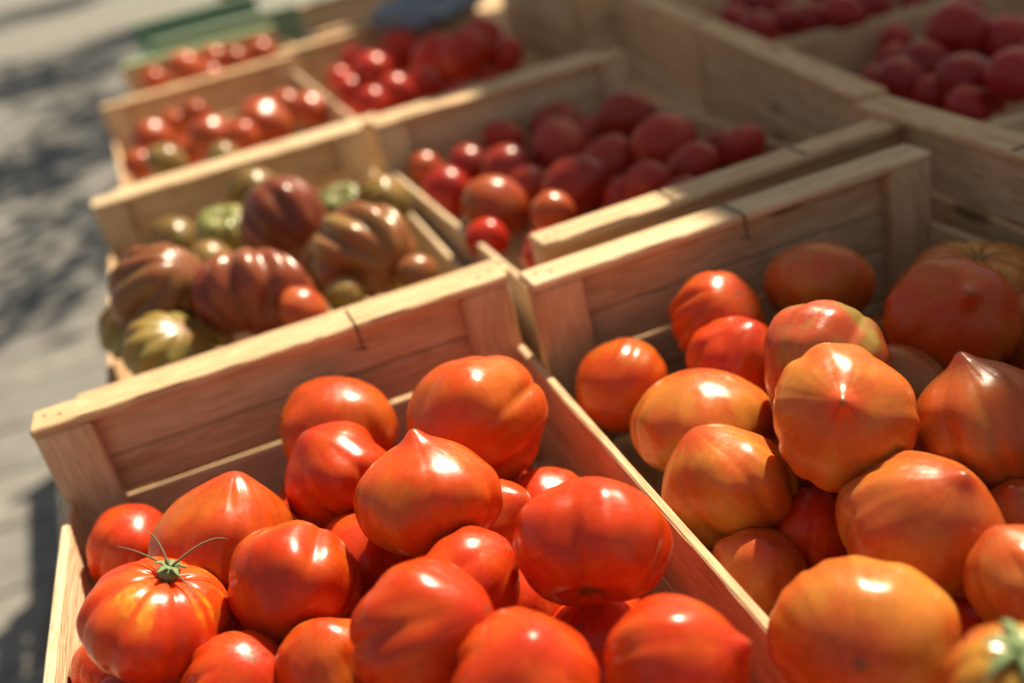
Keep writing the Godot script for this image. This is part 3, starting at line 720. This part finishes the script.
func crate(label: String, group: String, at: Vector3, yaw: float, H: float, W: float, L: float, rim_mat: Material = null, all_mat: Material = null, staples = [], pitch := 0.0, slat_drop := 0.0, boards = []) -> Node3D:
	var c := Node3D.new()
	c.name = numbered("tomato_crate")
	add_child(c)
	c.position = at
	c.rotation = Vector3(pitch, yaw, 0)
	tag(c, label, "crate", group)
	var w := W / 2.0
	var l := L / 2.0
	for s in [-1.0, 1.0]:
		# rim strip
		var za: float = minf(s * l, s * (l - .028))
		plank(c, "rim", Vector3(-w, H - .006, za), Vector3(w, H, za + .028), all_mat if rim_mat == null else rim_mat, false)
		# corner posts
		for e in [-1.0, 1.0]:
			var xa: float = minf(e * w, e * (w - .034))
			var pz: float = minf(s * (l - .0275), s * (l - .0165))
			plank(c, "corner_post", Vector3(xa + .0006, .002, pz), Vector3(xa + .0334, H - .0063, pz + .011), all_mat, false)
			for k in 2:
				part("nail", tube([Vector3(e * (w - .008 - .009 * k), H - .001, s * (l - .012 - .004 * k)), Vector3(e * (w - .008 - .009 * k), H + .0004, s * (l - .012 - .004 * k))], [.0011, .0011], 6), wire_mat, c)
		# end boards: two close together, a gap, a lower one
		var bz: float = minf(s * (l - .0162), s * (l - .0105))
		for b in ([[.0066, .0375], [.0385, .0645], [.0680, .104], [.107, H - .008]] if boards.is_empty() else boards):
			if b[1] > b[0] + .008:
				plank(c, "end_board", Vector3(-w + .001, H - b[1], bz), Vector3(w - .001, H - b[0], bz + .0057), all_mat, false)
		# side slats, lower than the ends
		var sx: float = minf(s * w, s * (w - .006))
		for b in [[.050, .098], [.101, H - .012]]:
			if b[1] > b[0] + .008:
				plank(c, "side_slat", Vector3(sx + .0003, H - b[1] - (slat_drop * .5 if s < 0.0 else 0.0), -l + .0285), Vector3(sx + .0057, H - b[0] - (slat_drop if s < 0.0 else 0.0), l - .0285), all_mat)
	# floor
	var nb := 5
	var bw := (W - .016) / nb
	for k in nb:
		plank(c, "floor_board", Vector3(-w + .008 + k * bw, .003, -l + .0285), Vector3(-w + .008 + (k + .93) * bw, .009, l - .0285), all_mat, false)
	for q in staples:
		staple(c, q[0], H, q[1] * (l - .014), -q[1])
	return c

# ---------------------------------------------------------------- materials
func noise(kind: int, freq: float, seed_: int, oct := 4) -> FastNoiseLite:
	var n := FastNoiseLite.new()
	n.noise_type = kind
	n.frequency = freq
	n.seed = seed_
	n.fractal_octaves = oct
	return n

func wood_material(k: int) -> StandardMaterial3D:
	var w := 512
	var h := 256
	var a := noise(FastNoiseLite.TYPE_SIMPLEX_SMOOTH, .011, 31 + k, 3)
	var b := noise(FastNoiseLite.TYPE_SIMPLEX_SMOOTH, .05, 77 + k, 3)
	var img := Image.create(w, h, false, Image.FORMAT_RGB8)
	var hgt := Image.create(w, h, false, Image.FORMAT_RGB8)
	var light: Color = [Color(.78, .58, .375), Color(.75, .525, .32), Color(.79, .61, .41), Color(.76, .535, .33)][k]
	var dark: Color = [Color(.52, .31, .15), Color(.46, .26, .115), Color(.57, .37, .20), Color(.46, .25, .11)][k]
	var knots := [Vector3(330, 90, 11), Vector3(90, 200, 8)] if k % 2 == 1 else [Vector3(200, 150, 7)]
	for y in h:
		for x in w:
			var fx := float(x)
			var fy := float(y)
			# wrap by mirroring, so that the edges meet
			var mx := fx if fx < 256.0 else 512.0 - fx
			var bend := 0.0
			var kn := 0.0
			for q in knots:
				var dx: float = (fx - q.x) / (q.z * 2.6)
				var dy: float = (fy - q.y) / q.z
				var d := dx * dx + dy * dy
				bend += exp(-d * .35) * signf(dy) * 5.0
				kn = maxf(kn, 1.0 - smoothstep(.25, 1.1, d))
			var g := a.get_noise_2d(mx * .35, (fy + bend) * 2.2)
			var fib := b.get_noise_2d(mx * .25, fy * 11.0)
			var ring := sin(((fy + bend) * .16 + g * 7.0 + a.get_noise_2d(mx * .6, fy * .5) * 4.0))
			ring = pow(absf(ring), 2.2)
			var t := clampf(.22 + .38 * ring * .7 + .35 * fib + .25 * g, 0.0, 1.0)
			var stain := smoothstep(.1, .6, a.get_noise_2d(mx * 1.3 + 400.0, fy * 2.0))
			var c := light.lerp(dark, clampf(t * .95 + .25 * stain, 0.0, 1.0))
			c = c.lerp(Color(.22, .12, .06), .5 * smoothstep(.52, .7, fib))
			c = c.lerp(Color(.16, .075, .03), kn * .8)
			img.set_pixel(x, y, srgb(c))
			var hv := clampf(.5 + .45 * fib - .2 * ring, 0.0, 1.0)
			hgt.set_pixel(x, y, Color(hv, hv, hv))
	hgt.bump_map_to_normal_map(2.5)
	var m := StandardMaterial3D.new()
	img.generate_mipmaps()
	m.albedo_texture = ImageTexture.create_from_image(img)
	m.normal_enabled = true
	m.normal_texture = ImageTexture.create_from_image(hgt)
	m.normal_scale = 1.0
	m.roughness = .72
	m.metallic_specular = .35
	return m

func make_materials() -> void:
	lit_noise = noise(FastNoiseLite.TYPE_SIMPLEX_SMOOTH, .03, 5, 2)
	fine_noise = noise(FastNoiseLite.TYPE_SIMPLEX_SMOOTH, .09, 9, 3)
	for k in 4:
		wood.append(wood_material(k))
	skin_mat = StandardMaterial3D.new()
	skin_mat.vertex_color_use_as_albedo = true
	skin_mat.roughness = .26
	skin_mat.metallic_specular = .42
	skin_mat.subsurf_scatter_enabled = true
	skin_mat.subsurf_scatter_strength = .45
	var nt := NoiseTexture2D.new()
	nt.width = 256
	nt.height = 256
	nt.seamless = true
	nt.as_normal_map = true
	nt.bump_strength = 1.2
	nt.noise = noise(FastNoiseLite.TYPE_SIMPLEX_SMOOTH, .035, 3, 4)
	skin_mat.normal_enabled = true
	skin_mat.normal_texture = nt
	skin_mat.normal_scale = .24
	skin_mat.uv1_triplanar = true
	skin_mat.uv1_scale = Vector3.ONE * 1.3
	var sk := Image.create(512, 512, false, Image.FORMAT_RGB8)
	var n1 := noise(FastNoiseLite.TYPE_SIMPLEX_SMOOTH, .012, 61, 4)
	var n3 := noise(FastNoiseLite.TYPE_SIMPLEX_SMOOTH, .05, 62, 2)
	for y in 512:
		for x in 512:
			var mx := minf(x, 512.0 - x)
			var my := minf(y, 512.0 - y)
			var v := .96 + .09 * n1.get_noise_2d(mx, my) + .05 * n3.get_noise_2d(mx, my)
			sk.set_pixel(x, y, Color(v, v, v))
	var dr := RandomNumberGenerator.new()
	dr.seed = 77
	for k in 240:
		var cx := dr.randi_range(8, 503)
		var cy := dr.randi_range(8, 503)
		var rad := dr.randf_range(1.5, 4.5)
		var dark := dr.randf() < .12
		for yy in range(-5, 6):
			for xx in range(-5, 6):
				var d := sqrt(xx * xx + yy * yy) / rad
				if d < 1.0:
					var o := sk.get_pixel(cx + xx, cy + yy)
					sk.set_pixel(cx + xx, cy + yy, o.lerp(Color(.62, .5, .4) if dark else Color(1, 1, .97), (1.0 - d * d) * .75))
	skin_mat.albedo_texture = ImageTexture.create_from_image(sk)
	var rt := NoiseTexture2D.new()
	rt.width = 256
	rt.height = 256
	rt.seamless = true
	rt.noise = noise(FastNoiseLite.TYPE_SIMPLEX_SMOOTH, .02, 8, 5)
	var rg := Gradient.new()
	rg.set_color(0, Color(.17, .17, .17))
	rg.set_color(1, Color(.42, .42, .42))
	rt.color_ramp = rg
	skin_mat.roughness = 1.0
	skin_mat.roughness_texture = rt
	skin_mat.roughness_texture_channel = BaseMaterial3D.TEXTURE_CHANNEL_RED
	wire_mat = plain(Color(.03, .028, .025), .5)
	wire_mat.metallic = .6
	green_mat = plain(Color(.17, .24, .09), .7)
	dry_mat = plain(Color(.17, .12, .06), .8)

func paving_material(tone: Color, seed_: int) -> StandardMaterial3D:
	var m := StandardMaterial3D.new()
	var nt := NoiseTexture2D.new()
	nt.width = 512
	nt.height = 512
	nt.seamless = true
	nt.noise = noise(FastNoiseLite.TYPE_SIMPLEX_SMOOTH, .02, seed_, 6)
	var g := Gradient.new()
	g.set_color(0, srgb(tone * .72))
	g.set_color(1, srgb(tone * 1.2))
	nt.color_ramp = g
	m.albedo_texture = nt
	m.uv1_triplanar = true
	m.uv1_world_triplanar = true
	m.uv1_scale = Vector3.ONE * .9
	m.roughness = .85
	return m

func _ready() -> void:
	rng.seed = 20240611
	# ---- camera
	var cam := Camera3D.new()
	cam.name = "camera"
	cam.transform = Transform3D(Basis(Vector3(.93020755, -.2026507, .30601733), Vector3(.31197616, .87577186, -.36836737), Vector3(-.19335146, .43812822, .87787179)).orthonormalized(), Vector3(.15779083, .25308442, .58926714))
	cam.near = .02
	cam.far = 400.0
	var lens := CameraAttributesPhysical.new()
	lens.frustum_focal_length = 36.41
	lens.frustum_focus_distance = .49
	lens.exposure_aperture = 3.5
	lens.frustum_near = .02
	lens.frustum_far = 400.0
	cam.attributes = lens
	cam.fov = 36.4858
	add_child(cam)
	cam.current = true
	# ---- sky and exposure
	var we := WorldEnvironment.new()
	we.name = "world_environment"
	var env := Environment.new()
	env.background_mode = Environment.BG_SKY
	var sky := Sky.new()
	var sm := ProceduralSkyMaterial.new()
	sm.sky_top_color = Color(.45, .48, .51)
	sm.sky_horizon_color = Color(.72, .69, .62)
	sm.sky_curve = .12
	sm.ground_horizon_color = Color(.6, .58, .54)
	sm.ground_bottom_color = Color(.45, .43, .4)
	sm.sun_angle_max = 1.0
	sky.sky_material = sm
	env.sky = sky
	env.background_energy_multiplier = .7
	env.tonemap_mode = Environment.TONE_MAPPER_LINEAR
	env.tonemap_exposure = 1.8
	env.sdfgi_enabled = true
	env.ssao_enabled = true
	env.ssil_enabled = true
	we.environment = env
	add_child(we)
	# ---- sun
	var sun := DirectionalLight3D.new()
	sun.name = "sun"
	sun.light_energy = 1.6
	sun.light_color = Color(1.0, .94, .82)
	sun.light_angular_distance = .55
	sun.shadow_enabled = true
	add_child(sun)
	sun.look_at_from_position(Vector3.ZERO, SUN_TRAVEL.normalized(), Vector3.UP)

	make_materials()
	build_ground()
	build_stall()
	build_crates()
	build_tomatoes()
	build_far_things()

func build_ground() -> void:
	var g := MeshInstance3D.new()
	g.name = "pavement"
	var pm := PlaneMesh.new()
	pm.size = Vector2(300, 300)
	g.mesh = pm
	g.material_override = paving_material(Color(.215, .203, .183), 4)
	g.position = Vector3(0, GROUND_Y - .008, 0)
	g.set_meta("kind", "structure")
	add_child(g)
	var mats := []
	for k in 4:
		mats.append(paving_material([Color(.205, .195, .182), Color(.183, .176, .165), Color(.225, .212, .194), Color(.194, .187, .176)][k], 11 + k))
	var sx := .42
	var sz := .26
	var meshes := []
	for k in 3:
		meshes.append(board(Vector3(sx - .009, .03, sz - .009), .003, Vector2(rng.randf(), rng.randf())))
	for iz in 38:
		for ix in 6:
			var x := -2.1 + (ix + (.5 if iz % 2 == 1 else 0.0)) * sx
			var z := -.9 - iz * sz
			var far := -z
			if x > -.1 - .02 * far or x < -.55 - .16 * far:
				continue
			var o := part("slab", meshes[rng.randi() % 3], mats[rng.randi() % 4], g, Transform3D(Basis.IDENTITY, Vector3(x, .008 - .015 + rng.randf_range(-.0012, .0012), z)))
			o.rotation = Vector3(rng.randf_range(-.003, .003), rng.randf_range(-.006, .006), rng.randf_range(-.003, .003))

func build_stall() -> void:
	var t := Node3D.new()
	t.name = "market_table"
	t.position = Vector3(.6, GROUND_Y, -.85)
	add_child(t)
	tag(t, "long wooden trestle table carrying all the tomato crates", "table")
	var top := TABLE_Y - GROUND_Y
	for k in 6:
		plank(t, "table_board", Vector3(-.54 + k * .20, top - .025, -1.42), Vector3(-.345 + k * .20, top, 1.36))
	for z in [-1.3, 0.0, 1.22]:
		plank(t, "crossbeam", Vector3(-.5, top - .08, z - .025), Vector3(.62, top - .0265, z + .025), null, false)
		for x in [-.45, .55]:
			plank(t, "leg", Vector3(x - .03, 0.0, z - .022), Vector3(x + .03, top - .082, z + .022), null, false)

func build_crates() -> void:
	var g := "wooden tomato crates on the table"
	var y := TABLE_Y
	crate("wooden crate of bright red oxheart tomatoes with stapled rim", g, Vector3(.150, y, .214), deg_to_rad(.8), .145, .301, .50, null, null, [[.047, -1.0], [-.12, 1.0]])
	crate("wooden crate of orange oxheart tomatoes, beyond the dividing slat", g, Vector3(.458, y, .236), deg_to_rad(1.5), .145, .296, .50, null, null, [[-.0, -1.0], [.1, 1.0]], 0.0, .04)
	crate("wooden crate of olive and brown ribbed tomatoes", g, Vector3(.156, y + .004, -.335), deg_to_rad(1.3), .124, .303, .53, null, null, [], deg_to_rad(1.1), 0.0, [[.0066, .032], [.033, .047], [.08, .112]])
	crate("wooden crate of crimson tomatoes lying half in shade", g, Vector3(.470, y, -.298), deg_to_rad(3.0), .145, .302, .50, null, null, [[-.05, 1.0], [.06, 1.0]])
	crate("wooden crate of glossy coral tomatoes behind the olive ones", g, Vector3(.158, y, -.902), deg_to_rad(3.5), .134, .31, .58, null, null, [], deg_to_rad(1.2))
	crate("wooden crate of scarlet tomatoes with blue-grey bag on its rim", g, Vector3(.458, y, -.985), deg_to_rad(4.5), .127, .31, .60, null, null, [], deg_to_rad(2.7), -.03)
	crate("wooden crate with a light green painted rim", g, Vector3(.172, y, -1.445), deg_to_rad(4.0), .133, .31, .42, plain(Color(.36, .48, .25), .7), null, [], deg_to_rad(1.3))
	crate("wooden crate of scarlet tomatoes behind the blue-grey bag", g, Vector3(.49, y, -1.56), deg_to_rad(5.0), .145, .30, .50)
	crate("dark green painted crate behind the light green rim", g, Vector3(.20, y, -1.95), deg_to_rad(6.0), .158, .31, .50, plain(Color(.27, .36, .24), .7), plain(Color(.17, .27, .20), .7))
	crate("wooden crate with bent wire over its rim, turned sideways beside the orange ones", g, Vector3(.866, y, .112), deg_to_rad(-92.0), .151, .43, .50, null, null, [[-.04, 1.0]], 0.0, 0.0, [[.0066, .055], [.059, .10], [.104, .14]])
	crate("shaded wooden crate of pinkish red tomatoes, turned sideways beside crimson ones", g, Vector3(.919, y, -.304), deg_to_rad(-99.0), .149, .425, .50, null, null)
	crate("shaded wooden crate of pinkish red tomatoes, turned sideways behind its twin", g, Vector3(.990, y, -.745), deg_to_rad(-99.0), .149, .43, .50, null, null)
	crate("shaded wooden crate turned sideways, the farthest of the sideways ones", g, Vector3(.972, y, -1.225), deg_to_rad(-93.0), .160, .46, .50, null, null)

func build_tomatoes() -> void:
	var words = {
		"A1": ["red oxheart tomato", "crate of bright red oxheart tomatoes"], "B1": ["orange oxheart tomato", "crate of orange oxheart tomatoes"],
		"A2": ["olive green tomato", "crate of olive and brown tomatoes"], "B2": ["crimson tomato", "half-shaded crate"],
		"A3": ["glossy coral tomato", "crate behind the olive tomatoes"], "B3": ["scarlet tomato", "crate beneath the blue-grey bag"],
		"A4": ["pale coral tomato", "crate with light green rim"], "B4": ["scarlet tomato", "crate behind the blue-grey bag"],
		"C1": ["pinkish red tomato", "sideways crate with bent wire"], "C2": ["pinkish red tomato", "shaded sideways crate beside crimson tomatoes"],
		"C3": ["pinkish red tomato", "shaded sideways crate farther along"]}
	var tone = {"olive": "olive green tomato", "bronze": "bronze tomato", "coral": "orange-red round tomato", "scarlet": "bright scarlet tomato", "crimson": "dark crimson tomato"}
	var n := 0
	for q in TOMATOES:
		n += 1
		var near: bool = q[0] == "A1" or q[0] == "B1"
		var mesh := tomato_mesh(q[10], n, q[11], 96 if near else 60, 60 if near else 36, q[5])
		var t := MeshInstance3D.new()
		t.name = numbered("tomato")
		t.mesh = mesh
		t.material_override = skin_mat
		t.transform = Transform3D(facing(Vector3(q[7], q[8], q[9]), q[6]).scaled(Vector3.ONE * 1.0), Vector3(q[1], q[2], q[3]))
		add_child(t)
		t.scale = Vector3.ONE * q[4]
		var W = words[q[0]]
		var label: String = q[12]
		if label == "":
			var what: String = tone[q[11]] if q[0] in ["A2", "B2", "A3"] and tone.has(q[11]) else W[0]
			label = what + " in the " + W[1]
		tag(t, label, "tomato", "tomatoes in the " + W[1])
		if q[10] == "s":
			add_calyx_scaled(t, q[4], q[5], "dry" if q[0] == "A1" else "green", n)
		elif q[0] == "A2" and q[9] < 0.0 and q[10] == "b":
			add_calyx_scaled(t, q[4], q[5], "green", n)
	var pool = {}
	var skin_of = {"A1": "red", "B1": "orange", "A2": "olive", "B2": "crimson", "A3": "coral", "B3": "scarlet", "A4": "coral", "B4": "scarlet", "C1": "pink", "C2": "pink", "C3": "pink"}
	var k := 0
	for q in FILLERS:
		k += 1
		var key := "%s%d" % [q[0], k % 3]
		if not pool.has(key):
			pool[key] = tomato_mesh(["h", "b", "r"][k % 3], 900 + k, skin_of[q[0]], 56, 34, .88)
		var t := MeshInstance3D.new()
		t.name = numbered("tomato")
		t.mesh = pool[key]
		t.material_override = skin_mat
		t.transform = Transform3D(facing(Vector3(rng.randf_range(-1, 1), rng.randf_range(-.5, 1), rng.randf_range(-1, 1)), rng.randf() * TAU), Vector3(q[1], q[2], q[3]))
		add_child(t)
		t.scale = Vector3.ONE * (q[4] * 1.03)
		var W = words[q[0]]
		tag(t, W[0] + " of the lower layers in the " + W[1], "tomato", "lower tomatoes in the " + W[1])

# the calyx is modelled in metres under a tomato whose node is scaled by its radius
func add_calyx_scaled(t: Node3D, R: float, asp: float, style: String, seed_: int) -> void:
	var before := t.get_child_count()
	add_calyx(t, R, asp, style, seed_)
	for i in range(before, t.get_child_count()):
		var c: Node3D = t.get_child(i)
		c.scale = Vector3.ONE / R

func build_far_things() -> void:
	# the crumpled bag over the rim of the scarlet crate
	var st := SurfaceTool.new()
	st.begin(Mesh.PRIMITIVE_TRIANGLES)
	st.set_smooth_group(0)
	var nz := noise(FastNoiseLite.TYPE_SIMPLEX, .9, 21, 3)
	var nu := 56
	var nv := 30
	for j in nv + 1:
		for i in nu:
			var ph := PI * j / nv
			var ps := TAU * i / nu
			var d := Vector3(sin(ph) * cos(ps), cos(ph), sin(ph) * sin(ps))
			var k := 1.0 + .32 * nz.get_noise_3dv(d * 2.2) + .1 * absf(nz.get_noise_3dv(d * 6.0))
			st.add_vertex(Vector3(d.x * .10, d.y * .026 - .016 * d.z * d.z, d.z * .06) * k)
	for j in nv:
		for i in nu:
			var a := j * nu + i
			var b := j * nu + (i + 1) % nu
			for q in [a, b, a + nu, b, b + nu, a + nu]:
				st.add_index(q)
	st.generate_normals()
	var bm := plain(Color(.17, .215, .29), .28)
	var bag := part(numbered("plastic_bag"), st.commit(), bm, self, Transform3D(Basis(Vector3.UP, deg_to_rad(4)), Vector3(.545, .006, -1.235)))
	tag(bag, "crumpled blue-grey plastic bag lying over the rim of the scarlet tomato crate", "bag")
	build_parasol()
	build_tree(Vector3(1.75, GROUND_Y, -7.2), 1, "leafy plane tree with forked trunk beyond the market table")
	build_tree(Vector3(.75, GROUND_Y, -12.0), 2, "second leafy plane tree, farther down the pavement")
	build_tree(Vector3(-.1, GROUND_Y, -20.5), 3, "third leafy plane tree, farthest down the pavement")

func build_parasol() -> void:
	var p := Node3D.new()
	p.name = "market_parasol"
	add_child(p)
	tag(p, "large square canvas parasol shading the sideways crates", "parasol")
	p.position = Vector3(2.235, GROUND_Y, -1.35)
	p.rotation.y = deg_to_rad(1.0)
	var h := 1.6 - GROUND_Y
	var s := .75
	var canvas := plain(Color(.78, .74, .66), .9)
	canvas.backlight_enabled = true
	canvas.backlight = Color(.95, .92, .85)
	var pole := plain(Color(.4, .4, .4), .4)
	part("pole", tube([Vector3(0, .05, 0), Vector3(0, h + .55, 0)], [.025, .025], 14), pole, p)
	part("base", board(Vector3(.55, .09, .55), .012), plain(Color(.3, .29, .28), .9), p, Transform3D(Basis.IDENTITY, Vector3(0, .045, 0)))
	var corners := [Vector3(-s, h, -1.65), Vector3(s, h, -1.65), Vector3(s, h, 1.65), Vector3(-s, h, 1.65)]
	var peak := Vector3(0, h + .5, 0)
	for k in 4:
		var a: Vector3 = corners[k]
		var b: Vector3 = corners[(k + 1) % 4]
		var st := SurfaceTool.new()
		st.begin(Mesh.PRIMITIVE_TRIANGLES)
		for q in [peak, a, b]:
			st.add_vertex(q)
		for q in [peak, b, a]:
			st.add_vertex(q - Vector3(0, .002, 0))
		st.generate_normals()
		var cp := part("canopy_panel", st.commit(), canvas, p)
		var mid := (a + b) / 2.0
		var len := (b - a).length()
		part("valance", board(Vector3(len - .01, .12, .003), .0005), canvas, cp, Transform3D(Basis(Vector3.UP, -atan2((b - a).z, (b - a).x)), mid - Vector3(0, .062, 0)))
		part("rib", tube([peak - Vector3(0, .03, 0), a + Vector3(0, .0, 0) - (a - peak).normalized() * .03 - Vector3(0, .015, 0)], [.009, .007], 6), pole, p)

func build_tree(at: Vector3, seed_: int, label: String) -> void:
	var r := RandomNumberGenerator.new()
	r.seed = seed_ + 40
	var t := Node3D.new()
	t.name = numbered("plane_tree")
	add_child(t)
	t.position = at
	tag(t, label, "tree")
	var bark := plain(Color(.17, .14, .11), .9)
	var leaf := plain(Color(.06, .10, .025), .6)
	leaf.backlight_enabled = true
	leaf.backlight = Color(.1, .16, .03)
	var trunk := part("trunk", tube([Vector3.ZERO, Vector3(.05, 1.2, .02), Vector3(-.03, 2.4, .05), Vector3(.05, 3.4, 0)], [.2, .15, .13, .09], 12), bark, t)
	var tips := []
	for k in 9:
		var a := TAU * k / 9.0 + r.randf_range(-.3, .3)
		var y0 := r.randf_range(1.9, 3.3)
		var e := Vector3(cos(a) * r.randf_range(1.0, 2.1), y0 + r.randf_range(.5, 1.8), sin(a) * r.randf_range(1.0, 2.1))
		var s0 := Vector3(.02, y0, .03)
		part("limb", tube([s0, s0.lerp(e, .5) + Vector3(0, .15, 0), e], [.07, .045, .015], 7), bark, trunk)
		for q in 7:
			tips.append(s0.lerp(e, r.randf_range(.45, 1.1)) + Vector3(r.randf_range(-.5, .5), r.randf_range(-.3, .5), r.randf_range(-.5, .5)))
	var st := SurfaceTool.new()
	st.begin(Mesh.PRIMITIVE_TRIANGLES)
	for c in tips:
		for k in 55:
			var d := Vector3(r.randfn(0, .2), r.randfn(0, .15), r.randfn(0, .2))
			var p: Vector3 = c + d
			var b := Basis.from_euler(Vector3(r.randf() * TAU, r.randf() * TAU, r.randf() * TAU))
			var s := r.randf_range(.05, .09)
			var v := [p - b.x * s, p + b.y * s * .6, p + b.x * s, p - b.y * s * .6]
			for i in [0, 1, 2, 0, 2, 3]:
				st.set_normal(b.z)
				st.add_vertex(v[i])
	part("crown", st.commit(), leaf, t)
